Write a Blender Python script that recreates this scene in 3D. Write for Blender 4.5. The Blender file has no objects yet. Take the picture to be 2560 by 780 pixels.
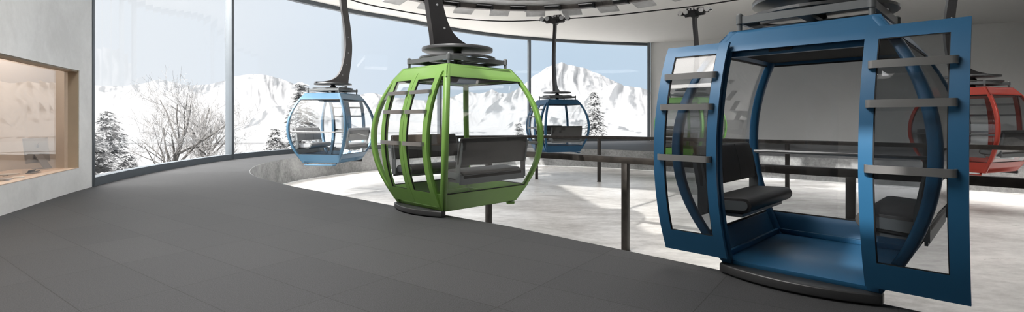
import bpy, bmesh, math, random
from mathutils import Vector, Matrix, noise, geometry
import numpy as np

SC = bpy.context.scene
COL = SC.collection
PI = math.pi

# ------------------------------------------------------------------ camera
cam_d = bpy.data.cameras.new('camera')
cam = bpy.data.objects.new('camera', cam_d)
COL.objects.link(cam)
CAM_H, FPX, HY = 1.38, 1265.0, 298.7
cam.location = (0, 0, CAM_H)
cam.rotation_euler = (PI/2, 0, 0)
cam_d.sensor_width = 36
cam_d.lens = 36*FPX/2560
cam_d.shift_y = (HY-390)/2560
cam_d.clip_end = 6000
SC.camera = cam

# ------------------------------------------------------------------ world, sun, exposure
SC.view_settings.view_transform = 'Standard'
SC.view_settings.look = 'None'
SC.view_settings.exposure = 0.0
SC.view_settings.gamma = 1.0
SC.view_settings.use_curve_mapping = False
SC.cycles.transparent_max_bounces = 40
SC.cycles.max_bounces = 9
SC.cycles.diffuse_bounces = 5
SC.cycles.glossy_bounces = 4
SC.cycles.sample_clamp_indirect = 6
SC.cycles.use_denoising = True
SC.cycles.caustics_reflective = False
SC.cycles.caustics_refractive = False

SUN_DIR = Vector((-0.63, -0.77, 0.62)).normalized()
W = bpy.data.worlds.new('World')
SC.world = W
W.use_nodes = True
nt = W.node_tree
nt.nodes.clear()
def wn(t, **k):
    n = nt.nodes.new(t)
    for a, v in k.items():
        setattr(n, a, v)
    return n
wl = nt.links.new
tc = wn('ShaderNodeTexCoord')
sep = wn('ShaderNodeSeparateXYZ'); wl(tc.outputs['Generated'], sep.inputs[0])
# hazier and paler towards the left (-x), bluer towards the right and higher up
mx = wn('ShaderNodeMapRange'); wl(sep.outputs['X'], mx.inputs[0])
mx.inputs[1].default_value = -0.62; mx.inputs[2].default_value = 0.10
rx = wn('ShaderNodeValToRGB'); wl(mx.outputs[0], rx.inputs[0])
rx.color_ramp.elements[0].color = (0.90, 0.93, 0.96, 1)
rx.color_ramp.elements[1].color = (0.58, 0.72, 0.86, 1)
e = rx.color_ramp.elements.new(0.55); e.color = (0.72, 0.82, 0.93, 1)
# overhead sky glow, boosted to light the hall through the added roof openings
dot = wn('ShaderNodeVectorMath', operation='DOT_PRODUCT'); wl(tc.outputs['Generated'], dot.inputs[0])
dot.inputs[1].default_value = (-0.25, -0.25, 0.935)
mg = wn('ShaderNodeMapRange'); wl(dot.outputs['Value'], mg.inputs[0])
mg.inputs[1].default_value = 0.30; mg.inputs[2].default_value = 1.0
mg.inputs[3].default_value = 0.0; mg.inputs[4].default_value = 1.0
mg.interpolation_type = 'SMOOTHSTEP'
mul = wn('ShaderNodeMath', operation='MULTIPLY_ADD'); wl(mg.outputs[0], mul.inputs[0])
GLOW = 17.5
mul.inputs[1].default_value = GLOW; mul.inputs[2].default_value = 1.0
cm = wn('ShaderNodeMix', data_type='RGBA'); cf = wn('ShaderNodeMath', operation='MULTIPLY'); cf.use_clamp = True
wl(mg.outputs[0], cf.inputs[0]); cf.inputs[1].default_value = 4.0
wl(cf.outputs[0], cm.inputs[0]); wl(rx.outputs[0], cm.inputs[6]); cm.inputs[7].default_value = (0.80, 0.765, 0.73, 1)
bg = wn('ShaderNodeBackground'); wl(cm.outputs[2], bg.inputs[0]); wl(mul.outputs[0], bg.inputs[1])
out = wn('ShaderNodeOutputWorld'); wl(bg.outputs[0], out.inputs[0])

sd = bpy.data.lights.new('sun', 'SUN')
sd.energy = 6.5; sd.angle = math.radians(0.7); sd.color = (1.0, 0.96, 0.90)
so = bpy.data.objects.new('sun', sd); COL.objects.link(so)
so.rotation_euler = SUN_DIR.to_track_quat('Z', 'Y').to_euler()

# ------------------------------------------------------------------ helpers
def at(px, D):
    return (px-1280)/FPX*D

def tag(o, label=None, cat=None, group=None, kind=None):
    if label: o['label'] = label
    if cat: o['category'] = cat
    if group: o['group'] = group
    if kind: o['kind'] = kind
    return o

def empty(name, loc=(0, 0, 0), rz=0.0):
    o = bpy.data.objects.new(name, None)
    COL.objects.link(o)
    o.location = loc; o.rotation_euler = (0, 0, rz)
    o.empty_display_size = 0.1
    return o

def copy_tree(o, parent=None):
    c = o.copy(); COL.objects.link(c); c.parent = parent
    for ch in [x for x in KIDS.get(o.name, [])]:
        d = copy_tree(ch, c)
        KIDS.setdefault(c.name, []).append(d)
    return c
KIDS = {}

class MB:
    def __init__(s):
        s.v = []; s.f = []; s.m = []; s.sm = []
    def add(s, vs, fs, m=0, smooth=False):
        b = len(s.v)
        s.v += [tuple(p) for p in vs]
        s.f += [tuple(i+b for i in f) for f in fs]
        s.m += [m]*len(fs); s.sm += [smooth]*len(fs)
        return s
    def box(s, c, d, rz=0.0, m=0, rot=None):
        hx, hy, hz = d[0]/2, d[1]/2, d[2]/2
        R = rot if rot else Matrix.Rotation(rz, 3, 'Z')
        vs = [Vector(c)+R @ Vector((x*hx, y*hy, z*hz)) for x in (-1, 1) for y in (-1, 1) for z in (-1, 1)]
        return s.add(vs, [(0, 1, 3, 2), (4, 6, 7, 5), (0, 4, 5, 1), (2, 3, 7, 6), (0, 2, 6, 4), (1, 5, 7, 3)], m)
    def tube(s, pts, r, n=10, m=0, cap=True, closed=False, smooth=True, ry=None, up=None):
        """sweep of an ellipse (r, ry) along pts; r may be a list"""
        pts = [Vector(p) for p in pts]; N = len(pts)
        rr = r if isinstance(r, (list, tuple)) else [r]*N
        vs = []; last = None
        for i, p in enumerate(pts):
            a = pts[(i-1) % N] if (closed or i > 0) else pts[i]
            b = pts[(i+1) % N] if (closed or i < N-1) else pts[i]
            t = (b-a).normalized()
            u = Vector(up) if up else (last if last is not None else (Vector((0, 0, 1)) if abs(t.z) < .95 else Vector((1, 0, 0))))
            x = t.cross(u)
            if x.length < 1e-5: x = t.cross(Vector((0, 1, 0)))
            x.normalize(); y = x.cross(t).normalized()
            last = y
            for k in range(n):
                a_ = 2*PI*k/n+PI/n
                vs.append(p+x*math.cos(a_)*rr[i]+y*math.sin(a_)*(ry if ry else rr[i]))
        fs = []
        M = N if closed else N-1
        for i in range(M):
            j = (i+1) % N
            for k in range(n):
                l = (k+1) % n
                fs.append((i*n+k, i*n+l, j*n+l, j*n+k))
        s.add(vs, fs, m, smooth)
        if cap and not closed:
            b = len(s.v)-len(vs)
            s.f.append(tuple(b+k for k in reversed(range(n)))); s.m.append(m); s.sm.append(False)
            s.f.append(tuple(b+(N-1)*n+k for k in range(n))); s.m.append(m); s.sm.append(False)
        return s
    def cyl(s, a, b, r, n=24, m=0, r2=None):
        return s.tube([a, b], [r, r2 if r2 is not None else r], n=n, m=m, smooth=True)
    def patch(s, fn, ns, ntt, th, m=0, smooth=False):
        """closed slab: fn(a,b,off) -> point, off in 0..th is the depth direction"""
        vs = []
        for o_ in (0.0, th):
            for i in range(ns+1):
                for j in range(ntt+1):
                    vs.append(fn(i/ns, j/ntt, o_))
        w = ntt+1; L = (ns+1)*w
        fs = []
        for i in range(ns):
            for j in range(ntt):
                a = i*w+j
                fs.append((a, a+1, a+w+1, a+w))
                fs.append((L+a, L+a+w, L+a+w+1, L+a+1))
        for i in range(ns):
            a = i*w; fs.append((a, a+w, L+a+w, L+a))
            a = i*w+ntt; fs.append((a, L+a, L+a+w, a+w))
        for j in range(ntt):
            a = j; fs.append((a, L+a, L+a+1, a+1))
            a = ns*w+j; fs.append((a, a+1, L+a+1, L+a))
        return s.add(vs, fs, m, smooth)
    def prism(s, poly, fn0, fn1, m=0, smooth=False):
        """extrude 2D poly (convex or not) between two maps"""
        n = len(poly)
        vs = [fn0(p) for p in poly]+[fn1(p) for p in poly]
        fs = [(i, (i+1) % n, n+(i+1) % n, n+i) for i in range(n)]
        s.add(vs, fs, m, smooth)
        b = len(s.v)-2*n
        tri = geometry.tessellate_polygon([[Vector((p[0], p[1], 0)) for p in poly]])
        for t in tri:
            s.f.append(tuple(b+i for i in t)); s.m.append(m); s.sm.append(False)
            s.f.append(tuple(b+n+i for i in reversed(t))); s.m.append(m); s.sm.append(False)
        return s
    def build(s, name, mats, parent=None, bevel=0.0, bev_seg=2):
        me = bpy.data.meshes.new(name)
        me.from_pydata(s.v, [], s.f)
        if not isinstance(mats, (list, tuple)): mats = [mats]
        for mt in mats: me.materials.append(mt)
        me.polygons.foreach_set('material_index', s.m)
        me.polygons.foreach_set('use_smooth', s.sm)
        bm = bmesh.new(); bm.from_mesh(me)
        bmesh.ops.recalc_face_normals(bm, faces=bm.faces)
        if bevel > 0:
            bmesh.ops.remove_doubles(bm, verts=bm.verts, dist=1e-5)
            es = [e for e in bm.edges if len(e.link_faces) == 2 and e.calc_face_angle(0) > 0.6]
            bmesh.ops.bevel(bm, geom=es, offset=bevel, segments=bev_seg, profile=0.5, affect='EDGES', clamp_overlap=True)
            for f in bm.faces: f.smooth = True
        bm.to_mesh(me); bm.free()
        if bevel > 0 or any(s.sm):
            try: me.set_sharp_from_angle(angle=0.6)
            except Exception: pass
        me.update()
        o = bpy.data.objects.new(name, me)
        COL.objects.link(o)
        if parent is not None:
            o.parent = parent
            KIDS.setdefault(parent.name, []).append(o)
        return o

# ------------------------------------------------------------------ materials
def new_mat(name):
    m = bpy.data.materials.new(name); m.use_nodes = True
    m.node_tree.nodes.clear()
    return m, m.node_tree.nodes, m.node_tree.links
def lin(c):
    return tuple(((x/255)/12.92 if x/255 <= .04045 else ((x/255+.055)/1.055)**2.4) for x in c)+(1,)

def solid(name, col, rough=0.5, metal=0.0, spec=0.5, var=0.0, vscale=3.0, bump=0.0, bscale=60, coat=0.0):
    m, N, L = new_mat(name)
    o = N.new('ShaderNodeOutputMaterial'); p = N.new('ShaderNodeBsdfPrincipled')
    L.new(p.outputs[0], o.inputs[0])
    p.inputs['Roughness'].default_value = rough; p.inputs['Metallic'].default_value = metal
    p.inputs['Specular IOR Level'].default_value = spec
    p.inputs['Coat Weight'].default_value = coat; p.inputs['Coat Roughness'].default_value = 0.12
    t = N.new('ShaderNodeTexCoord')
    nz = N.new('ShaderNodeTexNoise'); nz.inputs['Scale'].default_value = vscale; nz.inputs['Detail'].default_value = 5
    L.new(t.outputs['Object'], nz.inputs['Vector'])
    r = N.new('ShaderNodeValToRGB'); L.new(nz.outputs['Fac'], r.inputs[0])
    k = var
    r.color_ramp.elements[0].position = .3; r.color_ramp.elements[1].position = .7
    r.color_ramp.elements[0].color = tuple(c*(1-k) for c in col[:3])+(1,)
    r.color_ramp.elements[1].color = tuple(min(1, c*(1+k)) for c in col[:3])+(1,)
    L.new(r.outputs[0], p.inputs['Base Color'])
    if bump > 0:
        n2 = N.new('ShaderNodeTexNoise'); n2.inputs['Scale'].default_value = bscale; n2.inputs['Detail'].default_value = 3
        L.new(t.outputs['Object'], n2.inputs['Vector'])
        b = N.new('ShaderNodeBump'); b.inputs['Strength'].default_value = bump; b.inputs['Distance'].default_value = .01
        L.new(n2.outputs['Fac'], b.inputs['Height']); L.new(b.outputs[0], p.inputs['Normal'])
    return m

def glass(name, tint=(0.93, 0.95, 0.96), strength=1.0, ior=1.45, rough=0.0):
    m, N, L = new_mat(name)
    o = N.new('ShaderNodeOutputMaterial')
    tr = N.new('ShaderNodeBsdfTransparent'); tr.inputs[0].default_value = tint+(1,)
    g = N.new('ShaderNodeBsdfGlossy'); g.inputs['Roughness'].default_value = rough
    g.inputs[0].default_value = (1, 1, 1, 1)
    lw = N.new('ShaderNodeLayerWeight'); lw.inputs[0].default_value = 0.5
    pw = N.new('ShaderNodeMath'); pw.operation = 'POWER'; pw.inputs[1].default_value = 4.5
    L.new(lw.outputs['Facing'], pw.inputs[0])
    mu = N.new('ShaderNodeMath'); mu.operation = 'MULTIPLY_ADD'
    mu.inputs[1].default_value = .8*strength; mu.inputs[2].default_value = .035*strength
    L.new(pw.outputs[0], mu.inputs[0])
    mi = N.new('ShaderNodeMixShader'); L.new(mu.outputs[0], mi.inputs[0])
    L.new(tr.outputs[0], mi.inputs[1]); L.new(g.outputs[0], mi.inputs[2]); L.new(mi.outputs[0], o.inputs[0])
    return m

def concrete(name, c0, c1, scale=0.6, rough=(0.35, 0.6), bump=0.15, streak=None, fine=0.35):
    m, N, L = new_mat(name)
    o = N.new('ShaderNodeOutputMaterial'); p = N.new('ShaderNodeBsdfPrincipled'); L.new(p.outputs[0], o.inputs[0])
    t = N.new('ShaderNodeTexCoord'); mp = N.new('ShaderNodeMapping'); L.new(t.outputs['Object'], mp.inputs[0])
    if streak: mp.inputs['Scale'].default_value = streak[0]; mp.inputs['Rotation'].default_value = streak[1]
    a = N.new('ShaderNodeTexNoise'); a.inputs['Scale'].default_value = scale; a.inputs['Detail'].default_value = 9
    a.inputs['Roughness'].default_value = .62; a.inputs['Distortion'].default_value = .6
    L.new(mp.outputs[0], a.inputs['Vector'])
    b = N.new('ShaderNodeTexNoise'); b.inputs['Scale'].default_value = scale*14; b.inputs['Detail'].default_value = 6
    b.inputs['Roughness'].default_value = .75
    L.new(mp.outputs[0], b.inputs['Vector'])
    mi = N.new('ShaderNodeMix'); mi.data_type = 'FLOAT'; mi.inputs[0].default_value = fine
    L.new(a.outputs['Fac'], mi.inputs[2]); L.new(b.outputs['Fac'], mi.inputs[3])
    r = N.new('ShaderNodeValToRGB'); r.color_ramp.elements[0].position = .38; r.color_ramp.elements[1].position = .62
    r.color_ramp.elements[0].color = c0; r.color_ramp.elements[1].color = c1
    L.new(mi.outputs[0], r.inputs[0]); L.new(r.outputs[0], p.inputs['Base Color'])
    mr = N.new('ShaderNodeMapRange'); L.new(a.outputs['Fac'], mr.inputs[0])
    mr.inputs[1].default_value = .3; mr.inputs[2].default_value = .7
    mr.inputs[3].default_value = rough[1]; mr.inputs[4].default_value = rough[0]
    L.new(mr.outputs[0], p.inputs['Roughness'])
    bu = N.new('ShaderNodeBump'); bu.inputs['Strength'].default_value = bump; bu.inputs['Distance'].default_value = .02
    L.new(mi.outputs[0], bu.inputs['Height']); L.new(bu.outputs[0], p.inputs['Normal'])
    return m

def tile_floor(name):
    m, N, L = new_mat(name)
    o = N.new('ShaderNodeOutputMaterial'); p = N.new('ShaderNodeBsdfPrincipled'); L.new(p.outputs[0], o.inputs[0])
    t = N.new('ShaderNodeTexCoord'); mp = N.new('ShaderNodeMapping'); L.new(t.outputs['Object'], mp.inputs[0])
    mp.vector_type = 'POINT'
    mp.inputs['Rotation'].default_value = (0, 0, math.radians(35.5))
    mp.inputs['Location'].default_value = (-0.15, 0.04, 0)
    br = N.new('ShaderNodeTexBrick'); L.new(mp.outputs[0], br.inputs['Vector'])
    br.offset = 0.0; br.squash = 1.0
    br.inputs['Scale'].default_value = 1.0
    br.inputs['Brick Width'].default_value = 1.2; br.inputs['Row Height'].default_value = 0.6
    br.inputs['Mortar Size'].default_value = 0.0038; br.inputs['Mortar Smooth'].default_value = 0.1
    br.inputs['Bias'].default_value = 0
    br.inputs['Color1'].default_value = (0.036, 0.037, 0.039, 1); br.inputs['Color2'].default_value = (0.042, 0.043, 0.045, 1)
    br.inputs['Mortar'].default_value = (0.020, 0.020, 0.021, 1)
    sp = N.new('ShaderNodeTexNoise'); sp.inputs['Scale'].default_value = 120; sp.inputs['Detail'].default_value = 3
    L.new(t.outputs['Object'], sp.inputs['Vector'])
    rs = N.new('ShaderNodeValToRGB'); L.new(sp.outputs['Fac'], rs.inputs[0])
    rs.color_ramp.elements[0].position = .35; rs.color_ramp.elements[1].position = .72
    rs.color_ramp.elements[0].color = (.70, .70, .70, 1); rs.color_ramp.elements[1].color = (1.5, 1.5, 1.5, 1)
    mx = N.new('ShaderNodeMix'); mx.data_type = 'RGBA'; mx.blend_type = 'MULTIPLY'; mx.inputs[0].default_value = 1
    L.new(br.outputs['Color'], mx.inputs[6]); L.new(rs.outputs[0], mx.inputs[7])
    L.new(mx.outputs[2], p.inputs['Base Color'])
    p.inputs['Roughness'].default_value = 0.62
    p.inputs['Specular IOR Level'].default_value = 0.2
    bu = N.new('ShaderNodeBump'); bu.inputs['Strength'].default_value = .35; bu.inputs['Distance'].default_value = .004
    L.new(sp.outputs['Fac'], bu.inputs['Height']); L.new(bu.outputs[0], p.inputs['Normal'])
    return m

def snow_rock(name):
    m, N, L = new_mat(name)
    o = N.new('ShaderNodeOutputMaterial'); p = N.new('ShaderNodeBsdfPrincipled'); L.new(p.outputs[0], o.inputs[0])
    p.inputs['Roughness'].default_value = .9; p.inputs['Specular IOR Level'].default_value = .1
    at_ = N.new('ShaderNodeAttribute'); at_.attribute_name = 'rock'
    nz = N.new('ShaderNodeTexNoise'); nz.inputs['Scale'].default_value = .035; nz.inputs['Detail'].default_value = 8
    t = N.new('ShaderNodeTexCoord'); L.new(t.outputs['Object'], nz.inputs['Vector'])
    ad = N.new('ShaderNodeMath'); ad.operation = 'MULTIPLY_ADD'; ad.inputs[1].default_value = .9
    L.new(nz.outputs['Fac'], ad.inputs[0]); L.new(at_.outputs['Fac'], ad.inputs[2])
    r = N.new('ShaderNodeValToRGB'); L.new(ad.outputs[0], r.inputs[0])
    r.color_ramp.elements[0].position = .60; r.color_ramp.elements[1].position = 0.98
    r.color_ramp.elements[0].color = (.130, .133, .138, 1); r.color_ramp.elements[1].color = (.066, .070, .075, 1)  # rock kept pale against the snow to stand in for distance haze
    L.new(r.outputs[0], p.inputs['Base Color'])
    return m

def wood(name, c0, c1):
    m, N, L = new_mat(name)
    o = N.new('ShaderNodeOutputMaterial'); p = N.new('ShaderNodeBsdfPrincipled'); L.new(p.outputs[0], o.inputs[0])
    t = N.new('ShaderNodeTexCoord'); mp = N.new('ShaderNodeMapping'); mp.inputs['Scale'].default_value = (1.5, 14, 14)
    L.new(t.outputs['Object'], mp.inputs[0])
    nz = N.new('ShaderNodeTexNoise'); nz.inputs['Scale'].default_value = 1.4; nz.inputs['Detail'].default_value = 6
    L.new(mp.outputs[0], nz.inputs['Vector'])
    r = N.new('ShaderNodeValToRGB'); L.new(nz.outputs['Fac'], r.inputs[0])
    r.color_ramp.elements[0].color = c0; r.color_ramp.elements[1].color = c1
    L.new(r.outputs[0], p.inputs['Base Color']); p.inputs['Roughness'].default_value = .45
    return m

M = {}
M['blue'] = solid('blue_paint', lin((38, 88, 124)), .42, .10, .35, var=.03, coat=.05)
M['hazed_blue'] = solid('hazed_blue_paint', lin((72, 108, 134)), .34, .25, .5, var=.05, coat=.15)  # cabin blue, lightened in the colour for haze and window light
M['green'] = solid('green_paint', lin((102, 140, 66)), .45, .0, .35, var=.04, coat=.15)
M['light_green'] = solid('bright_green_paint', lin((118, 178, 84)), .4, .05, .5, var=.04)
M['red'] = solid('red_paint', lin((160, 50, 36)), .38, .1, .5, var=.04)
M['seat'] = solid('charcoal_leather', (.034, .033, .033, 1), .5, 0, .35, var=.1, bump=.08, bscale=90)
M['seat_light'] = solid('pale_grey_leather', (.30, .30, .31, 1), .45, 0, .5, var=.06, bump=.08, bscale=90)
M['steel'] = solid('brushed_steel', (.27, .27, .272, 1), .36, .7, .5, var=.08)
M['steel_dark'] = solid('dark_steel', (.16, .165, .17, 1), .34, .85, .5, var=.1)
M['steel_pale'] = solid('pale_satin_steel', (.55, .56, .58, 1), .38, .6, .5, var=.06)
M['gunmetal'] = solid('gunmetal_plate', (.045, .046, .048, 1), .38, .5, .5, var=.1)
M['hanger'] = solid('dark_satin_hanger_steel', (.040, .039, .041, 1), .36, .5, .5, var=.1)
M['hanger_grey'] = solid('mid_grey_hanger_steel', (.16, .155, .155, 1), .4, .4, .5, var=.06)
M['tinted'] = glass('shade_tinted_cabin_glass', (.80, .81, .82), .9)  # grey tint partly stands in for shade on the bay behind
M['black'] = solid('black_metal', (.012, .012, .013, 1), .45, .3, .5, var=.1)
M['rack'] = solid('grey_painted_steel', lin((104, 108, 110)), .4, .3, .5, var=.05)
M['matt_black'] = solid('matt_black_lining', (.004, .004, .004, 1), .8, 0, .15)
M['rubber'] = solid('black_rubber', (.01, .01, .01, 1), .6, 0, .4)
M['rail'] = solid('dark_bronze_metal', (.022, .019, .017, 1), .38, .35, .4, var=.5, vscale=7, bump=.12, bscale=25)
M['frame'] = solid('slate_grey_window_frame', lin((92, 99, 105)), .5, .2, .5, var=.04)
M['glass'] = glass('cabin_glass', (.965, .972, .975), .7)
M['facade_glass'] = glass('facade_glass', (.975, .98, .985), .45)
M['tint_glass'] = glass('warm_tinted_glass', (.95, .91, .87), 1.1, 1.5)
M['floor'] = tile_floor('dark_speckled_floor_tiles')
M['pit'] = concrete('pale_polished_concrete', lin((160, 158, 156)), lin((232, 231, 229)), .35, (.22, .5), .08, ((.7, 1.25, 1), (0, 0, .75)), fine=.35)
M['pit_wall'] = concrete('mottled_grey_concrete', lin((108, 109, 110)), lin((164, 165, 165)), .8, (.4, .7), .2, fine=.45)
M['wall'] = concrete('light_plaster_concrete', lin((232, 233, 233)), lin((250, 251, 251)), .7, (.4, .6), .05, fine=.25)
M['grey_wall'] = concrete('smooth_grey_wall', lin((226, 226, 224)), lin((233, 233, 231)), .3, (.3, .42), .02, fine=.1)
M['ceiling'] = solid('matt_white_ceiling', lin((234, 233, 230)), .8, 0, .2, var=.01)
M['beige'] = solid('beige_plaster', lin((230, 222, 214)), .7, 0, .3, var=.03)
M['tan'] = solid('tan_board', lin((178, 164, 144)), .5, 0, .3, var=.04)
M['wood'] = wood('peach_wood', lin((206, 182, 162)), lin((222, 200, 182)))
M['alu'] = solid('silver_aluminium', (.52, .54, .57, 1), .35, .6, .5)
M['paper'] = solid('white_paper', (.8, .78, .74, 1), .7)
M['dark_ink'] = solid('dark_grey_plastic', (.08, .08, .09, 1), .5)
M['mountain'] = snow_rock('snowy_mountain_rock')
M['snow'] = solid('fresh_snow', (.17, .174, .18, 1), .85, 0, .1, var=.03, vscale=.05, bump=.2, bscale=.5)
M['lake'] = solid('frozen_lake_ice', (.13, .138, .145, 1), .5, 0, .4, var=.04, vscale=.01)
M['bark'] = solid('grey_frosty_bark', (.085, .08, .076, 1), .9, 0, .1, var=.35, vscale=6)
M['frost'] = solid('frost_covered_twigs', (.20, .198, .197, 1), .9, 0, .1, var=.25, vscale=3)
M['needles'] = solid('dark_frosty_needles', (.13, .136, .138, 1), .9, 0, .1, var=.5, vscale=4)
M['snowload'] = solid('snow_on_branches', (.24, .244, .25, 1), .9, 0, .1, var=.04)
M['wheel_grey'] = solid('weathered_wheel_steel', (.17, .155, .145, 1), .45, .5, .5, var=.3, vscale=3)
M['wheel_pale'] = solid('pale_galvanised_steel', (.52, .525, .53, 1), .4, .25, .5, var=.15, vscale=4)
M['white_nylon'] = solid('white_nylon_roller', (.75, .75, .75, 1), .35)

# ------------------------------------------------------------------ room outline
def catmull(P, step=.35):
    P = [Vector((p[0], p[1], 0)) for p in P]
    out = []
    for i in range(len(P)-1):
        p0 = P[i-1] if i > 0 else P[i]*2-P[i+1]
        p1, p2 = P[i], P[i+1]
        p3 = P[i+2] if i+2 < len(P) else P[i+1]*2-P[i]
        n = max(2, int((p2-p1).length/step))
        for k in range(n):
            t = k/n
            out.append(0.5*((2*p1)+(-p0+p2)*t+(2*p0-5*p1+4*p2-p3)*t*t+(-p0+3*p1-3*p2+p3)*t**3))
    out.append(P[-1])
    return [(p.x, p.y) for p in out]
def px(p): return 1280+FPX*p[0]/p[1] if p[1] > .05 else -9999
def split_at(path, x0):
    """index-interpolated point where the path crosses picture column x0 (used once to lay the wall out)"""
    for i in range(len(path)-1):
        a, b = px(path[i]), px(path[i+1])
        if a > -9000 and (a-x0)*(b-x0) <= 0 and a != b:
            t = (x0-a)/(b-a)
            return i+t
    raise ValueError(x0)
def pt(path, s):
    i = min(int(s), len(path)-2); t = s-i
    return (path[i][0]*(1-t)+path[i+1][0]*t, path[i][1]*(1-t)+path[i+1][1]*t)
def sub(path, s0, s1):
    r = [pt(path, s0)]
    for i in range(int(s0)+1, int(math.ceil(s1))):
        r.append(path[i])
    r.append(pt(path, s1))
    return r

CEIL = 6.38
WALLP = catmull([(-5.0, 1.2), (-5.9, 3.6), (-6.6, 5.4), (-7.3, 7.2), (-8.0, 8.8), (-8.57, 10.3), (-9.3, 13), (-9.65, 16), (-9.55, 18.2),
                 (-8.9, 20.4), (-7.3, 22.9), (-5.4, 24.9), (-3.6, 27.1), (-1.3, 29.2), (1.06, 30.6), (5, 32.2), (9.0, 33.1)])
s_win0 = split_at(WALLP, 233)
s_win1 = len(WALLP)-1

def normals(path):
    out = []
    for i in range(len(path)):
        a = path[max(0, i-1)]; b = path[min(len(path)-1, i+1)]
        d = Vector((b[0]-a[0], b[1]-a[1], 0)).normalized()
        out.append(Vector((-d.y, d.x, 0)))      # left of travel = outside here
    return out
def strip(mb, path, z0, z1, o0, o1, m=0, smooth=True):
    """wall strip following path, between offsets o0..o1 along the outward normal"""
    nn = normals(path); n = len(path)
    vs = []
    for p, q in zip(path, nn):
        P = Vector((p[0], p[1], 0))
        for (o_, z) in ((o0, z0), (o1, z0), (o1, z1), (o0, z1)):
            v = P+q*o_; vs.append((v.x, v.y, z))
    fs = []
    for i in range(n-1):
        for k in range(4):
            l = (k+1) % 4
            fs.append((i*4+k, i*4+l, (i+1)*4+l, (i+1)*4+k))
    fs.append((0, 1, 2, 3)); b = (n-1)*4; fs.append((b+3, b+2, b+1, b))
    mb.add(vs, fs, m, False)
    return mb

# outer and pit polygons ------------------------------------------------
GREY = [(9.0, 33.1), (25.0, 26.3), (42.0, 19.0), (42.0, -8.0), (-1.0, -8.0)]
OUTER = list(WALLP)+GREY[1:]+[(-5.0, -8.0)]
near_edge = [(-2.08, 8.26), (-3.67, 9.70), (-4.53, 10.45), (-5.35, 11.3), (-6.05, 12.05), (-6.7, 12.95), (-7.2, 13.9), (-7.65, 15.1),
             (-7.88, 16.3), (-7.9, 17.5), (-7.7, 18.9), (-7.15, 20.4), (-6.1, 21.95), (-4.6, 23.3), (-2.6, 24.3), (-.2, 24.75), (2.2, 24.3), (4.3, 23.4)]
PIT = [(14.4, -7.8), (10.0, -3.45), (2.95, 3.62), (0.0, 6.5)]+catmull(near_edge, .4)+[(14.85, 15.5), (39.0, -3.0), (39.0, -7.8)]
PITZ = -0.87

def slab(name, outer, holes, z0, z1, mat, kind='structure'):
    polys = [[Vector((x, y, 0)) for x, y in outer]]+[[Vector((x, y, 0)) for x, y in h] for h in holes]
    tri = geometry.tessellate_polygon(polys)
    flat = [p for q in polys for p in q]
    mb = MB(); n = len(flat)
    vs = [(p.x, p.y, z1) for p in flat]+[(p.x, p.y, z0) for p in flat]
    fs = [tuple(t) for t in tri]+[tuple(n+i for i in reversed(t)) for t in tri]
    b = 0
    for q in polys:
        k = len(q)
        for i in range(k):
            j = (i+1) % k
            fs.append((b+i, b+j, n+b+j, n+b+i))
        b += k
    mb.add(vs, fs)
    return tag(mb.build(name, mat), kind=kind)

slab('floor', OUTER, [PIT], -0.16, 0.0, M['floor'])
slab('floor_pit', [(45, 36), (-12, 36), (-12, -12), (45, -12)], [], PITZ-.2, PITZ, M['pit'])
# retaining wall of the sunken bay, just under the platform edge
mb = MB()
pc = PIT
n_ = len(pc)
vs = []; fs = []
cen = Vector((8, 12))
for i in range(n_):
    a = Vector(pc[i-1]); b = Vector(pc[(i+1) % n_]); d = (b-a).normalized()
    nrm = Vector((-d.y, d.x))
    p = Vector(pc[i])
    # pit polygon runs clockwise: its outside is on the left
    q = p+nrm*.3
    p = p+nrm*.004
    vs += [(p.x, p.y, PITZ), (p.x, p.y, -.16), (q.x, q.y, -.16), (q.x, q.y, PITZ)]
for i in range(n_):
    j = (i+1) % n_
    for k in range(4):
        l = (k+1) % 4
        fs.append((i*4+k, i*4+l, j*4+l, j*4+k))
mb.add(vs, fs)
tag(mb.build('wall_pit', M['pit_wall']), kind='structure')
# slim face strip of the slab in the same concrete
mb = MB()
for i in range(n_):
    a = Vector(pc[i]); b = Vector(pc[(i+1) % n_])
    a2 = Vector(pc[i-1]); b2 = Vector(pc[(i+2) % n_])
    def off(p, u, w):
        d = (w-u).normalized(); return p+Vector((d.y, -d.x))*.012
    A = off(a, a2, b); B = off(b, a, b2)
    mb.add([(a.x, a.y, PITZ), (b.x, b.y, PITZ), (b.x, b.y, -.004), (a.x, a.y, -.004), (A.x, A.y, PITZ), (B.x, B.y, PITZ), (B.x, B.y, -.004), (A.x, A.y, -.004)],
           [(4, 5, 6, 7), (7, 6, 2, 3), (0, 1, 5, 4), (3, 2, 1, 0)])
tag(mb.build('wall_pit_lining', M['pit_wall']), kind='structure')
# kerb where the bay wall meets its floor
mb = MB()
for i in range(n_):
    a = Vector(pc[i]); b = Vector(pc[(i+1) % n_]); a2 = Vector(pc[i-1]); b2 = Vector(pc[(i+2) % n_])
    def off2(p, u, w, k):
        d = (w-u).normalized(); return p+Vector((d.y, -d.x))*k
    A = off2(a, a2, b, .05); B = off2(b, a, b2, .05)
    mb.add([(a.x, a.y, PITZ), (b.x, b.y, PITZ), (b.x, b.y, PITZ+.03), (a.x, a.y, PITZ+.03), (A.x, A.y, PITZ), (B.x, B.y, PITZ), (B.x, B.y, PITZ+.03), (A.x, A.y, PITZ+.03)],
           [(4, 5, 6, 7), (7, 6, 2, 3), (0, 1, 5, 4), (3, 2, 1, 0)])
tag(mb.build('trim_1', M['wall']), kind='structure')

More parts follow.
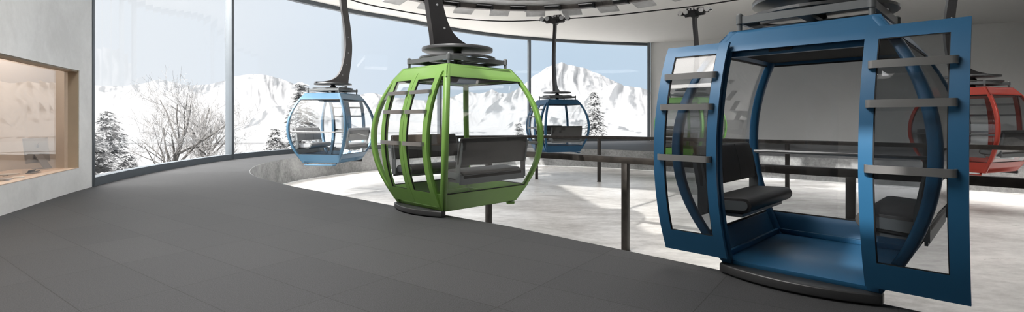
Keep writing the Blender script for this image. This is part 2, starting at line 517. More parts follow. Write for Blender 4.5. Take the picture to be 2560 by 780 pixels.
# unseen ceiling holes, added to let sky glow in and aim a sun streak
SKY_HOLES = [[(-6.2, 8.6), (-.6, 5.9), (-1.5, .6), (-4.9, .6)], [(-7.6, 17.5), (-4.8, 17.5), (-4.8, 11.0), (-6.9, 11.0)],
        [(2.0, 12.4), (5.5, 9.4), (3.2, 6.4), (-.5, 8.9)], [(-3.83, -3.8), (-3.52, -4.1), (-2.57, -2.9), (-2.88, -2.6)], [(12.0, 9.0), (15.0, 6.0), (13.0, 4.0), (10.0, 7.0)], [(9.0, 20.7), (20.5, 17.3), (18.8, 12.0), (7.2, 16.0)]]
slab('ceiling', [(x, y) for x, y in OUTER], SKY_HOLES, CEIL, CEIL+.3, M['ceiling'])

# left plaster wall with its window opening -------------------------------
s_o1 = split_at(WALLP, 198.5)      # right edge of the opening
s_o0 = 2.0                          # opening starts well out of the frame to the left
mb = MB()
TH = .24
strip(mb, sub(WALLP, 0, s_o0), 0, CEIL, 0, TH)
strip(mb, sub(WALLP, s_o1, s_win0), 0, CEIL, 0, TH)
strip(mb, sub(WALLP, s_o0, s_o1), 0, .435, 0, TH)
strip(mb, sub(WALLP, s_o0, s_o1), 2.33, CEIL, 0, TH)
tag(mb.build('wall_left', M['wall']), kind='structure')
# tan reveal lining on the far jamb and the head
mb = MB()
e0 = sub(WALLP, s_o1-.08, s_o1)
strip(mb, e0, .44, 2.325, .01, .17)
strip(mb, sub(WALLP, s_o0, s_o1), 2.305, 2.33, .02, TH)
tag(mb.build('trim_2', M['tan']), kind='structure')
w = empty('window_6'); tag(w, kind='structure')
mb = MB(); strip(mb, sub(WALLP, s_o0, s_o1-.08), .44, 2.305, .17, .182); mb.build('window_pane', M['tint_glass'], w)

# room behind that opening
seg = sub(WALLP, s_o0, s_o1-.02)
nn = normals(seg)
offp = lambda k: [(p[0]+q.x*k, p[1]+q.y*k) for p, q in zip(seg, nn)]
mb = MB()
strip(mb, seg, -.1, 3.0, 4.2, 4.4)                          # back wall
e1 = sub(WALLP, s_o1+.6, s_o1+.9); strip(mb, e1, -.1, 3.0, TH, 4.4)
e2 = sub(WALLP, 0.4, 0.8); strip(mb, e2, -.1, 3.0, TH, 4.4)
strip(mb, sub(WALLP, .4, s_o1+.9), 3.0, 3.1, TH, 4.4)
strip(mb, sub(WALLP, .4, s_o1+.9), -.1, 0.0, TH, 4.4)
tag(mb.build('wall_office', M['beige']), kind='structure')
mb = MB(); strip(mb, seg, .43, .445, .0, .98); tag(mb.build('window_sill', M['wood']), kind='structure')
mb = MB(); strip(mb, sub(WALLP, s_o0+.5, s_o1-1.6), .0, 1.05, 3.3, 3.85)
bc = mb.build('low_back_counter', M['tan']); tag(bc, 'tan low counter running along the back of the beige room behind the tinted window', 'counter')

# window wall --------------------------------------------------------------
MULL = [233, 582, 864, 1102, 1325]
ss = [split_at(WALLP, m) for m in MULL]+[s_win1]
for i in range(5):
    a, b = ss[i], ss[i+1]
    wdw = empty('window_%d' % (i+1), (0, 0, 0)); tag(wdw, kind='structure')
    seg_ = sub(WALLP, a, b)
    mb = MB(); strip(mb, seg_, 0.16, CEIL-.14, .10, .112); mb.build('window_pane', M['facade_glass'], wdw)
    mb = MB()
    strip(mb, seg_, 0.0, .18, 0.0, .22)
    strip(mb, seg_, CEIL-.17, CEIL, 0.0, .22)
    mb.build('window_frame', M['frame'], wdw)
    p = pt(WALLP, a); q = pt(WALLP, min(a+.3, s_win1))
    ang = math.atan2(q[1]-p[1], q[0]-p[0])
    mb = MB(); mb.box((p[0]-math.sin(ang)*.11, p[1]+math.cos(ang)*.11, CEIL/2), (.13 if i else .1, .24, CEIL-.001), ang)
    mb.build('mullion', M['frame'], wdw, bevel=.004)
p = WALLP[-1]
mb = MB(); mb.box((p[0]-.05, p[1]-.02, CEIL/2), (.16, .3, CEIL-.001), math.atan2(-6.8, 16))
mb.build('mullion', M['frame'], wdw)

# grey walls ---------------------------------------------------------------
def wall_seg(name, a, b, mat, z0=0, z1=CEIL, th=.3):
    mb = MB(); strip(mb, [a, b], z0, z1, 0, th)
    return tag(mb.build(name, mat), kind='structure')
wall_seg('wall_far', (9.06, 33.07), (25.0, 26.3), M['grey_wall'])
wall_seg('wall_far_right', (25.0, 26.3), (42.0, 19.0), M['grey_wall'])
wall_seg('wall_right', (42.0, 19.0), (42.0, -8.0), M['grey_wall'])
wall_seg('wall_back', (42.0, -8.0), (-5.0, -8.0), M['grey_wall'])
wall_seg('wall_left_rear', (-5.0, -8.0), (-5.0, 1.15), M['grey_wall'])

# ------------------------------------------------------------------ guard rails in the bay
def guard_rail(name, path, posts, label, group, hh=1.61):
    r = empty(name, (posts[0][0], posts[0][1], PITZ))
    tag(r, label, 'railing')
    ox, oy, oz = r.location
    loc = [(x-ox, y-oy) for x, y in path]
    mb = MB(); strip(mb, loc, hh-.11, hh, -.055, .055); mb.build('top_rail', M['rail'], r, bevel=.004)
    for (x, y) in posts:
        # orient post with rail direction
        best = min(range(len(path)), key=lambda i: (path[i][0]-x)**2+(path[i][1]-y)**2)
        a = path[max(0, best-1)]; b = path[min(len(path)-1, best+1)]
        ang = math.atan2(b[1]-a[1], b[0]-a[0])
        mb = MB(); mb.box((x-ox, y-oy, (hh-.10)/2), (.105, .105, hh-.10), ang); mb.box((x-ox, y-oy, .006), (.13, .13, .012), ang)
        mb.build('post', M['rail'], r, bevel=.003)
    return r
near_path = catmull([(-1.1, 11.45), (-.5, 10.9), (1.94, 8.65), (5.6, 5.5), (9.5, 2.1), (15, -2.7)], .5)
near_posts = [(-.5, 10.86), (1.94, 8.65), (4.38, 6.54), (6.9, 4.37), (9.5, 2.1), (12.2, -.25)]
guard_rail('guard_rail', near_path, near_posts, 'dark metal guard rail on square posts running close behind the big blue cabin', None)
FS = .925
far_path = catmull([(x*FS, y*FS) for x, y in [(-3.0, 20.0), (-1.7, 20.35), (1.0, 20.55), (3.4, 19.75), (6.0, 17.95), (8.6, 15.8), (12.2, 12.6), (17, 8.2), (26, 0)]], .5)
far_posts = [(x*FS, y*FS) for x, y in [(-2.2, 20.25), (1.0, 20.55), (3.4, 19.75), (6.0, 17.95), (8.6, 15.8), (11.1, 13.58), (13.6, 11.3), (17, 8.2)]]
guard_rail('guard_rail', far_path, far_posts, 'distant dark metal guard rail in front of the far blue cabin and red cabin', None, 1.658)

# ------------------------------------------------------------------ gondola cabins
def quad3(p):
    (x0, y0), (x1, y1), (x2, y2) = p
    def f(x):
        return (y0*(x-x1)*(x-x2)/((x0-x1)*(x0-x2))+y1*(x-x0)*(x-x2)/((x1-x0)*(x1-x2))+y2*(x-x0)*(x-x1)/((x2-x0)*(x2-x1)))
    return f
ZK, ZT, ZH = .26, 1.92, 2.10
qa = quad3([(ZK, .735), (1.05, .955), (ZT, .690)])
qb = quad3([(ZK, .850), (1.05, .993), (ZT, .760)])
def ha(z):   # half length along the door face
    if z < ZK: return .584+(.735-.584)*z/ZK
    if z > ZT: return .690+(.562-.690)*(z-ZT)/(ZH-ZT)
    return qa(z)
def hb(z):   # half depth, door side to back
    if z < ZK: return .734+(.850-.734)*z/ZK
    if z > ZT: return .760+(.640-.760)*(z-ZT)/(ZH-ZT)
    return qb(z)
def lerp(a, b, t): return a+(b-a)*t

def face_patch(mb, side, z0, z1, c0, c1, th, nz=10, off=0.0, m=0, smooth=False):
    """slab on one face of the cabin; side in 'F','B','L','R'; c0,c1 across (numbers or 'e' for +-edge)"""
    def fn(s, t, o_):
        z = lerp(z0, z1, s)
        if side in 'FB':
            w = ha(z); d = hb(z)+off-o_
            a = -w if c0 == '-e' else (w if c0 == 'e' else c0); b = -w if c1 == '-e' else (w if c1 == 'e' else c1)
            u = lerp(a, b, t); v = d if side == 'F' else -d
        else:
            w = hb(z); d = ha(z)+off-o_
            a = -w if c0 == '-e' else (w if c0 == 'e' else c0); b = -w if c1 == '-e' else (w if c1 == 'e' else c1)
            v = lerp(a, b, t); u = d if side == 'R' else -d
        return (v, u, z)
    return mb.patch(fn, nz, 1, th, m, smooth)

def corner_path(su, sv, z0, z1, n=18, ins=.04):
    return [(sv*(hb(z)-ins), su*(ha(z)-ins), z) for z in [lerp(z0, z1, i/n) for i in range(n+1)]]

def sweep_rect(mb, pts, wx, wy, r=.016, m=0):
    """sweep rounded rectangle kept axis-aligned in plan along pts"""
    prof = []
    for cx_, cy_, a0 in ((wx/2-r, wy/2-r, 0), (-wx/2+r, wy/2-r, 90), (-wx/2+r, -wy/2+r, 180), (wx/2-r, -wy/2+r, 270)):
        for k in range(4):
            a = math.radians(a0+k*30); prof.append((cx_+r*math.cos(a), cy_+r*math.sin(a)))
    n = len(prof); vs = []; fs = []
    for p in pts:
        vs += [(p[0]+q[0], p[1]+q[1], p[2]) for q in prof]
    for i in range(len(pts)-1):
        for k in range(n):
            l = (k+1) % n; fs.append((i*n+k, i*n+l, (i+1)*n+l, (i+1)*n+k))
    mb.add(vs, fs, m, True)
    b = len(mb.v)-len(vs)
    mb.f.append(tuple(b+k for k in reversed(range(n)))); mb.m.append(m); mb.sm.append(False)
    mb.f.append(tuple(b+len(vs)-n+k for k in range(n))); mb.m.append(m); mb.sm.append(False)

OP = .50      # half width of the door opening
def build_door(root, paint, side, opened, steel, glass_mat=None):
    """side +1 / -1 : leaf on that side of the centre line"""
    d = MB()
    W_ = .585
    a, b = (0.004, W_) if side > 0 else (-W_, -0.004)
    o_ = .03; th = .036
    st_in, st_out = .085, .10
    if side > 0: a1, b1 = a+st_in, b-st_out
    else: a1, b1 = a+st_out, b-st_in
    z0, z1, zg0, zg1 = .075, 1.985, .275, 1.885
    def fp(u0, u1, za, zb, th_, of, nz=14):
        def fn(s, t, oo):
            z = lerp(za, zb, s); return (hb(z)+of-oo, lerp(u0, u1, t), z)
        return fn, nz
    for (u0, u1, za, zb) in ((a, a1, z0, z1), (b1, b, z0, z1), (a1, b1, z0, zg0), (a1, b1, zg1, z1)):
        fn, nz = fp(u0, u1, za, zb, th, o_)
        d.patch(fn, 26 if zb-za > .5 else 6, 1, th, smooth=True)
    if opened:
        shift = (side*OP, .05)
    else:
        shift = (0, 0)
    leaf = d.build('door', paint, root)
    leaf.location = (shift[1], shift[0], 0)
    p = MB(); fn, nz = fp(a1-.005, b1+.005, zg0-.005, zg1+.005, .006, o_-.012)
    p.patch(fn, 16, 1, .006, smooth=False); p.build('door_pane', glass_mat or M['glass'], leaf)
    g = MB()
    for (u0, u1, za, zb) in ((a1, a1+.006, zg0, zg1), (b1-.006, b1, zg0, zg1), (a1, b1, zg0, zg0+.006), (a1, b1, zg1-.006, zg1)):
        fn, nz = fp(u0, u1, za, zb, .02, o_-.004); g.patch(fn, 14 if zb-za > .5 else 1, 1, .02)
    g.build('door_seal', M['rubber'], leaf)
    for z in (1.69, 1.41, .96):
        r = MB()
        v0 = hb(z)+o_; v1 = v0+.05
        ua, ub = a1-.04, b1+.04
        pts = []
        R = .028
        pts.append((v0-.002, ua, z)); pts.append((v1-R, ua, z))
        for k in range(1, 5):
            an = k/4*PI/2; pts.append((v1-R+R*math.sin(an), ua+R-R*math.cos(an), z))
        for k in range(0, 4):
            an = k/4*PI/2; pts.append((v1-R+R*math.cos(an), ub-R+R*math.sin(an), z))
        pts.append((v1-R, ub, z)); pts.append((v0-.002, ub, z))
        # flat bar swept along pts: 52 mm tall, 12 mm thick
        n = len(pts); vs = []; fs = []
        for i, q in enumerate(pts):
            A = Vector(pts[max(0, i-1)]); B = Vector(pts[min(n-1, i+1)]); t = (B-A).normalized(); nr = Vector((-t.y, t.x, 0))
            for (o2, zz) in ((-.007, -.027), (.007, -.027), (.007, .027), (-.007, .027)):
                vs.append((q[0]+nr.x*o2, q[1]+nr.y*o2, q[2]+zz))
        for i in range(n-1):
            for k in range(4):
                l = (k+1) % 4; fs.append((i*4+k, i*4+l, (i+1)*4+l, (i+1)*4+k))
        fs += [(0, 1, 2, 3), (4*n-1, 4*n-2, 4*n-3, 4*n-4)]
        r.add(vs, fs, smooth=True); r.build('ski_guard_bar', steel, leaf)
    return leaf

def rounded_slab_profile(w, h, n=8):
    r = h/2; pr = []
    for k in range(n+1):
        a = -PI/2+PI*k/n; pr.append((w/2-r+r*math.cos(a), r*math.sin(a)))
    for k in range(n+1):
        a = PI/2+PI*k/n; pr.append((-w/2+r+r*math.cos(a), r*math.sin(a)))
    return pr

def build_bench(root, su, seat_mat, opened):
    """su = +1 or -1 end of the cabin. local coordinates (v,u,z)"""
    L = .58
    bench = MB()
    # seat cushion: stadium section in (u,z) with a fuller front nose
    prof = rounded_slab_profile(.46, .135)
    cu, cz = .62, .505
    tilt = math.radians(5)
    def mp(vv):
        return lambda p: (vv, su*(cu-(p[0]*math.cos(tilt)-p[1]*math.sin(tilt)*0)), cz+p[1]+p[0]*math.sin(tilt)*.6)
    bench.prism(prof, mp(-L), mp(L), smooth=True)
    seat = bench.build('seat_cushion', seat_mat, root, bevel=.012, bev_seg=3)
    c = MB()
    pr2 = rounded_slab_profile(.40, .085)
    for v0, v1 in ((L-.002, L+.014), (-L-.014, -L+.002)):
        c = MB(); c.prism(pr2, mp(v0), mp(v1), smooth=False)
        c.build('seat_end_cap', M['rack'] if seat_mat is M['seat'] else M['steel_pale'], seat)
    # backrest: slightly curved, rounded padded panel leaning outwards
    b = MB()
    LB = .66
    def fn(s, t, o_):
        z = lerp(.655, 1.045, t)
        u = .785+.075*((z-.655)/.39)**1.2
        th = .058
        v = lerp(-LB, LB, s)
        bul = .010*math.sin(PI*t)
        return (v, su*((u-bul) if o_ == 0 else (u+th)), z)
    b.patch(fn, 8, 8, 1.0)
    bk = b.build('backrest', seat_mat, root, bevel=.022, bev_seg=3)
    sm = MB()
    for v in (-.22, .22):
        sm = MB()
        def f2(s, t, o_):
            z = lerp(.665, 1.035, t); u = .785+.075*((z-.655)/.39)**1.2-.010*math.sin(PI*(z-.655)/.39)
            return (v+(.003 if s > .5 else -.003), su*(u-.0015+o_), z)
        sm.patch(f2, 1, 8, .004)
        sm.build('seam', M['rubber'], bk)
    # end plates that carry the backrest, and the apron below the seat
    metal = M['rack']
    for v in (-.652, .652):
        k = MB()
        def fe(s_, t, o_):
            z = lerp(.42, .98, s_)
            u0 = .775 if z < .655 else .785+.075*((z-.655)/.39)**1.2
            return (v+(o_-.006), su*(u0-.012+lerp(0, .095 if z < .98 else .07, t)), z)
        k.patch(fe, 10, 1, .012)
        k.build('end_plate', metal, root)
    k = MB(); k.box((0, su*.835, .455), (1.29, .02, .13)); k.box((0, su*.66, .415), (1.10, .35, .03))
    k.build('seat_apron', metal, root)

def gondola(name, X, Y, yaw, paint, label, opened=False, arm_yaw=None, seat=None, seat2=None, steel=None, grip=True, arm_off=.0, arm_mat=None, glass_mat=None):
    roller = M['white_nylon'] if paint is M['light_green'] else M['steel_pale']
    root = empty(name, (X, Y, .08), yaw)
    tag(root, label, 'gondola cabin')
    steel = steel or M['steel']
    seat = seat or M['seat']; seat2 = seat2 or seat
    # --- lower shell
    mb = MB()
    face_patch(mb, 'B', 0, ZK, '-e', 'e', .028, 4)
    face_patch(mb, 'L', 0, ZK, '-e', 'e', .028, 4)
    face_patch(mb, 'R', 0, ZK, '-e', 'e', .028, 4)
    face_patch(mb, 'F', 0, ZK, OP, 'e', .028, 4)
    face_patch(mb, 'F', 0, ZK, '-e', -OP, .028, 4)
    mb.prism([(-.732, -.582), (.732, -.582), (.732, .582), (-.732, .582)], lambda p: (p[0], p[1], .0), lambda p: (p[0]*1.02, p[1]*1.02, .05))
    # raised inner kick rim
    for sgn in (1, -1):
        mb.box((0, sgn*.575, .075), (1.40, .03, .05))
    mb.box((-.72, 0, .075), (.03, 1.15, .05))
    mb.build('lower_shell', paint, root, bevel=.004)
    # --- roof
    mb = MB()
    for s_ in 'BLR': face_patch(mb, s_, ZT-.02, ZH, '-e', 'e', .03, 6)
    face_patch(mb, 'F', ZT-.02 if not opened else ZT-.02, ZH, '-e', 'e', .03, 6)
    w, d = ha(ZH), hb(ZH)
    mb.box((0, 0, ZH-.012), (2*d-.01, 2*w-.01, .03))
    mb.build('roof_shell', paint, root, bevel=.005)
    mb = MB(); mb.box((0, 0, ZT+.02), (2*hb(ZT)-.12, 2*ha(ZT)-.12, .03)); mb.build('ceiling_panel', M['matt_black'], root)
    mb = MB()
    mb.box((hb(ZT)-.075, 0, ZT-.025), (.06, 1.12, .075)); mb.box((hb(ZT)-.15, 0, ZT-.01), (.07, 1.10, .05))
    hd = mb.build('door_header', paint, root, bevel=.004)
    mb = MB(); mb.box((hb(ZT)-.04, -.12, ZT-.03), (.02, .16, .022)); mb.box((hb(ZT)-.04, -.045, ZT-.022), (.025, .05, .03)); mb.build('door_sensor', M['black'], hd)
    # --- corner posts
    for su in (1, -1):
        for sv in (1, -1):
            mb = MB(); sweep_rect(mb, corner_path(su, sv, .0, ZH-.01, 24), .085, .085, .026)
            mb.build('corner_post', paint, root)
    # --- door jambs
    for su in (1, -1):
        mb = MB()
        def fj(s, t, o_):
            z = lerp(.02, ZT, s); return (hb(z)+.012-o_, su*(OP+lerp(-.0, .075, t)), z)
        mb.patch(fj, 18, 1, .05); mb.build('door_jamb', paint, root)
    # --- glazing
    for s_ in 'BLR':
        mb = MB(); face_patch(mb, s_, ZK-.01, ZT, '-e', 'e', .007, 16, off=-.012); mb.build('window_pane', glass_mat or M['glass'], root)
        mb = MB(); face_patch(mb, s_, ZK, ZK+.012, '-e', 'e', .02, 1, off=-.006); mb.build('window_seal', M['rubber'], root)
        mb = MB(); face_patch(mb, s_, ZT-.035, ZT-.02, '-e', 'e', .02, 1, off=-.006); mb.build('window_seal', M['rubber'], root)
    for su in (1, -1):
        mb = MB(); face_patch(mb, 'F', ZK-.01, ZT, (OP+.06)*su, 'e' if su > 0 else '-e', .007, 16, off=-.012); mb.build('window_pane', glass_mat or M['glass'], root)
    # --- doors
    for sd_ in (1, -1): build_door(root, paint, sd_, opened, steel, glass_mat)
    # --- benches
    build_bench(root, 1, seat, opened); build_bench(root, -1, seat2, opened)
    # --- inside hand rail across the back
    mb = MB(); z = .93; v = -(hb(z)-.07)
    mb.tube([(v, -ha(z)+.05, z), (v, ha(z)-.05, z)], .02, n=12); mb.build('hand_rail', steel, root)
    # --- door step and rear bumper
    poly = []
    for k in range(25):
        t = -1+2*k/24; poly.append((.78+.15*(1-t*t), t*.60))
    poly = [(.70, -.60), ]+poly+[(.70, .60)]
    mb = MB(); mb.prism(poly, lambda p: (p[0], p[1], -.065), lambda p: (p[0], p[1], .012))
    mb.build('door_step', M['gunmetal'], root, bevel=.012, bev_seg=3)
    mb = MB()
    R_ = .05; pts = [(-.66, -.50, -.01), (-.80, -.50, -.045)]
    pts = [(-.64, -.46, .01), (-.66, -.46, -.05), (-.76, -.50, -.05), (-.82, -.44, -.05)]+[(-.82-.035*(1-(t/.4)**2), t, -.05) for t in (-.3, -.15, 0, .15, .3)]+[(-.82, .44, -.05), (-.76, .50, -.05), (-.66, .46, -.05), (-.64, .46, .01)]
    mb.tube(pts, .022, n=10); mb.build('rear_bumper', paint, root)
    # --- roof rack
    rk = MB()
    pu, pv = .50, .57
    for su in (1, -1):
        for sv in (1, -1):
            rk = MB(); rk.cyl((sv*pv, su*pu, ZH-.02), (sv*pv, su*pu, ZH+.09), .022, 14)
            rk.cyl((sv*pv, su*pu, ZH+.07), (sv*pv, su*pu, ZH+.15), .032, 14)
            rk.cyl((sv*pv, su*pu, ZH+.15), (sv*pv, su*pu, ZH+.168), .028, 14, r2=.014)
            rk.build('rack_post', M['rack'], root)
    rk = MB()
    for sv in (1, -1): rk.box((sv*pv, 0, ZH+.105), (.03, 2*pu, .065))
    for su in (1, -1): rk.box((0, su*pu, ZH+.105), (2*pv, .03, .065))
    rk.box((0, 0, ZH+.10), (2*pv, .09, .03)); rk.box((0, 0, ZH+.10), (.09, 2*pu, .03))
    rk.build('roof_rack', M['rack'], root)
    # flat guard ring
    rg = MB()
    def ring(mb_, r0, r1, z0, z1, n=48, m=0):
        vs = []; fs = []
        for k in range(n):
            a = 2*PI*k/n; c, s = math.cos(a), math.sin(a)
            vs += [(r0*c, r0*s, z0), (r1*c, r1*s, z0), (r1*c, r1*s, z1), (r0*c, r0*s, z1)]
        for k in range(n):
            l = (k+1) % n
            for q in range(4):
                w_ = (q+1) % 4; fs.append((k*4+q, k*4+w_, l*4+w_, l*4+q))
        mb_.add(vs, fs, m)
    ring(rg, .52, .60, ZH+.15, ZH+.175)
    rg.box((0, 0, ZH+.162), (1.08, .04, .02)); rg.box((0, 0, ZH+.162), (.04, 1.08, .02))
    rg.build('guard_ring', M['steel_dark'], root)
    mb = MB(); mb.cyl((0, 0, ZH), (0, 0, ZH+.33), .065, 20); mb.cyl((0, 0, ZH+.17), (0, 0, ZH+.24), .09, 20); mb.build('shaft', M['black'], root)
    mb = MB(); mb.cyl((0, 0, ZH+.275), (0, 0, ZH+.325), .56, 56); mb.build('top_disc', M['steel_dark'], root, bevel=.006)
    # --- hanger arm
    if arm_yaw is None: arm_yaw = yaw
    ar = empty('hanger', (0, 0, 0), arm_yaw-yaw)
    ar.parent = root; KIDS.setdefault(root.name, []).append(ar)
    zb = ZH+.325
    outer = [(.50, zb), (.52, zb+.18), (.57, zb+.45), (.625, zb+.85), (.64, zb+1.25), (.60, zb+1.7), (.54, zb+2.1), (.47, zb+2.45), (.44, zb+2.82)]
    inner = [(.24, zb+2.82), (.26, zb+2.45), (.33, zb+2.1), (.39, zb+1.7), (.42, zb+1.25), (.37, zb+.85), (.28, zb+.5), (.15, zb+.26), (-.05, zb+.12), (-.32, zb+.05), (-.60, zb+.03), (-.60, zb)]
    def sm(P):
        P3 = [Vector((p[0], p[1], 0)) for p in P]; o2 = []
        for i in range(len(P3)-1):
            p0 = P3[i-1] if i > 0 else P3[i]; p1, p2 = P3[i], P3[i+1]; p3 = P3[i+2] if i+2 < len(P3) else P3[i+1]
            for k in range(4):
                t = k/4; q = 0.5*((2*p1)+(-p0+p2)*t+(2*p0-5*p1+4*p2-p3)*t*t+(-p0+3*p1-3*p2+p3)*t**3); o2.append((q.x, q.y))
        o2.append((P3[-1].x, P3[-1].y)); return o2
    poly = sm(outer)+sm(inner[:-1])+[inner[-1]]
    mb = MB(); mb.prism(poly, lambda p: (p[0], -.05, p[1]), lambda p: (p[0], .05, p[1]))
    arm = mb.build('hanger_arm', arm_mat or M['hanger'], ar)
    for (v, z) in ((.30, zb+.28), (.44, zb+.62), (.50, zb+1.0), (.50, zb+1.5)):
        mb = MB(); mb.cyl((v, -.058, z), (v, .058, z), .017, 10)
        mb.build('bolt', M['steel_pale'], arm)
    # --- grip on the cable
    if grip:
        g = MB(); zc = zb+2.93
        g.box((.34, 0, zc-.05), (.10, .80, .16)); g.box((.34, .12, zc+.07), (.20, .30, .14)); g.box((.34, -.22, zc+.06), (.16, .20, .12))
        g.box((.34, 0, zc-.13), (.24, .26, .12)); g.cyl((.18, 0, zc-.14), (.50, 0, zc-.14), .095, 20)
        g.box((.34, 0, zc-.15), (.06, .74, .03))
        for u in (-.52, -.30, .30, .52): g.cyl((.20, u, zc), (.48, u, zc), .022, 10)
        g.box((.34, -.47, zc-.03), (.14, .10, .10)); g.box((.34, .47, zc-.03), (.14, .10, .10)); g.box((.34, .60, zc-.02), (.05, .12, .04)); g.box((.34, -.60, zc-.02), (.05, .12, .04))
        gp = g.build('cable_grip', M['gunmetal'], ar)
        for u in (-.52, -.30, .30, .52):
            for v in (.225, .455):
                w_ = MB(); w_.cyl((v-.025, u, zc+.01), (v+.025, u, zc+.01), .088, 22); w_.cyl((v-.034, u, zc+.01), (v+.034, u, zc+.01), .035, 12)
                w_.build('grip_roller', roller, gp)
        for u in (-.08, .04, .16):
            w_ = MB(); w_.cyl((.22, u, zc+.09), (.46, u, zc+.09), .035, 12); w_.build('grip_pin', roller, gp)
    return root


D2R = math.pi/180
gondola('gondola_cabin', 2.84, 4.68, -135*D2R, M['blue'], 'large dark blue gondola cabin with both doors slid open, nearest on the right', opened=True, arm_yaw=-135*D2R, glass_mat=M['tinted'])
gondola('gondola_cabin', -.865, 8.04, -134.7*D2R, M['green'], 'green gondola cabin with closed doors and grey benches, hanging beside the dark platform', arm_yaw=-134.7*D2R)
gondola('gondola_cabin', -5.59, 15.81, 80.4*D2R, M['hazed_blue'], 'blue gondola cabin, colour lightened for haze, at left in front of the snowy windows', arm_yaw=50*D2R, seat=M['seat_light'], seat2=M['seat_light'], arm_mat=M['hanger_grey'])
gondola('gondola_cabin', 1.85, 20.73, -158.8*D2R, M['blue'], 'distant small blue gondola cabin hanging in front of the snowy volcano', arm_yaw=-110*D2R)
gondola('gondola_cabin', 11.84, 13.02, 23.6*D2R, M['red'], 'red gondola cabin against the grey wall at far right', arm_yaw=170*D2R, glass_mat=M['tinted'])
gondola('gondola_cabin', 6.63, 18.80, 45*D2R, M['light_green'], 'distant bright green gondola cabin seen through the open blue door', arm_yaw=45*D2R)

# ------------------------------------------------------------------ haul cable
cz = 5.46
cp = catmull([(13.9, -7.1), (9.5, -2.7), (2.58, 4.42), (-1.12, 7.78), (-2.9, 9.7), (-4.6, 12.4), (-5.45, 15.0), (-5.5, 17.2), (-4.3, 18.9), (-2.73, 20.2), (-.4, 21.0), (1.75, 20.6),
              (3.77, 19.9), (5.4, 18.95), (6.85, 18.0), (8.6, 16.3), (11.6, 13.4), (18, 7), (32, -7)], .4)
def cable_z(y): return cz
mb = MB(); mb.tube([(x, y, cz) for x, y in cp], .024, n=8)
tag(mb.build('haul_cable', M['black']), 'thick black haul cable curving round below the big wheel', 'cable')

# ------------------------------------------------------------------ bull wheel
BW = empty('bull_wheel', (.6, 14.3, 5.75)); tag(BW, 'big horizontal steel cable wheel with hanging guide plates under the ceiling', 'cable wheel')
def ringm(mb_, r0, r1, z0, z1, n=120, m=0):
    vs = []; fs = []
    for k in range(n):
        a = 2*PI*k/n; c, s = math.cos(a), math.sin(a)
        vs += [(r0*c, r0*s, z0), (r1*c, r1*s, z0), (r1*c, r1*s, z1), (r0*c, r0*s, z1)]
    for k in range(n):
        l = (k+1) % n
        for q in range(4):
            w_ = (q+1) % 4; fs.append((k*4+q, k*4+w_, l*4+w_, l*4+q))
    mb_.add(vs, fs, m)
mb = MB(); ringm(mb, 5.93, 6.05, 0, .25); ringm(mb, 5.97, 6.13, .22, .27); ringm(mb, 5.85, 6.05, -.02, .02)
for k in range(13):
    a = k/13*2*PI+.1; mb.box((5.92*math.cos(a), 5.92*math.sin(a), .14), (.03, .03, .26), a)
mb.build('rim', M['wheel_grey'], BW)
mb = MB(); ringm(mb, 5.05, 5.93, .17, .22); ringm(mb, 3.2, 3.7, .17, .22); mb.build('inner_flange', M['wheel_pale'], BW)
for k in range(12):
    a = k/12*2*PI+.16
    mb = MB(); c = Vector((3.0*math.cos(a), 3.0*math.sin(a), .30)); mb.box(c, (5.8, .22, .22), a); mb.box((4.4*math.cos(a), 4.4*math.sin(a), .19), (1.5, .5, .03), a)
    mb.build('spoke', M['wheel_grey'], BW)
mb = MB(); mb.cyl((0, 0, .0), (0, 0, .63), .55, 40); mb.cyl((0, 0, -.1), (0, 0, .1), .35, 40); mb.build('hub', M['wheel_grey'], BW)
mb = MB()
for k in range(6):
    a = k/6*2*PI+.16; mb.box((5.2*math.cos(a), 5.2*math.sin(a), .5), (.16, .16, .26), a)
mb.build('ceiling_mount', M['gunmetal'], BW)
NP = 27
for k in range(NP):
    a = PI/2-.055+k*2*PI/NP
    if not (math.cos(a)*0+math.sin(a) > -.35): pass
    R = Matrix.Rotation(a, 3, 'Z')
    mb = MB()
    # sloping plate: from the rim down and out
    def pl(s, t, o_):
        r = lerp(6.06, 6.56, s); z = lerp(.02, -.12, s)-o_
        w_ = lerp(-.40, .36, t)
        return tuple(R @ Vector((r, w_, z)))
    mb.patch(pl, 1, 1, .012)
    for sgn, off in ((1, .36), (-1, -.40)):
        mb.add([tuple(R @ Vector(p)) for p in ((6.05, off, .10), (6.05, off, .0), (6.56, off, -.13), (6.56, off, -.09),
                                               (6.05, off+.012, .10), (6.05, off+.012, .0), (6.56, off+.012, -.13), (6.56, off+.012, -.09))],
               [(0, 1, 2, 3), (7, 6, 5, 4), (0, 3, 7, 4), (1, 5, 6, 2), (0, 4, 5, 1), (3, 2, 6, 7)])
    mb.build('guide_plate', M['wheel_pale'], BW)
    a2 = a+PI/NP
    mb = MB(); R2 = Matrix.Rotation(a2, 3, 'Z')
    mb.box(R2 @ Vector((5.84, 0, .10)), (.16, .62, .02), a2); mb.box(R2 @ Vector((5.86, 0, -.01)), (.10, .62, .015), a2)
    mb.box(R2 @ Vector((5.80, -.30, .02)), (.24, .07, .16), a2); mb.box(R2 @ Vector((5.89, 0, .04)), (.03, .62, .1), a2)
    mb.build('rim_bracket', M['gunmetal'], BW)
    mb = MB(); mb.tube([R2 @ Vector((5.76, -.31, .115)), R2 @ Vector((5.76, .31, .115))], .022, n=8)
    mb.build('guide_rod', M['steel_pale'], BW)

# dark service beam running from the wheel towards the right
mb = MB(); a = math.atan2(-1, 1)
mb.box((9.3, 14.0, 5.98), (9.0, .55, .34), a); mb.box((9.3, 14.0, 6.25), (8.0, .25, .3), a)
tag(mb.build('service_beam', M['gunmetal'], bevel=.01), 'dark steel beam fixed below the ceiling right of the cable wheel', 'beam')

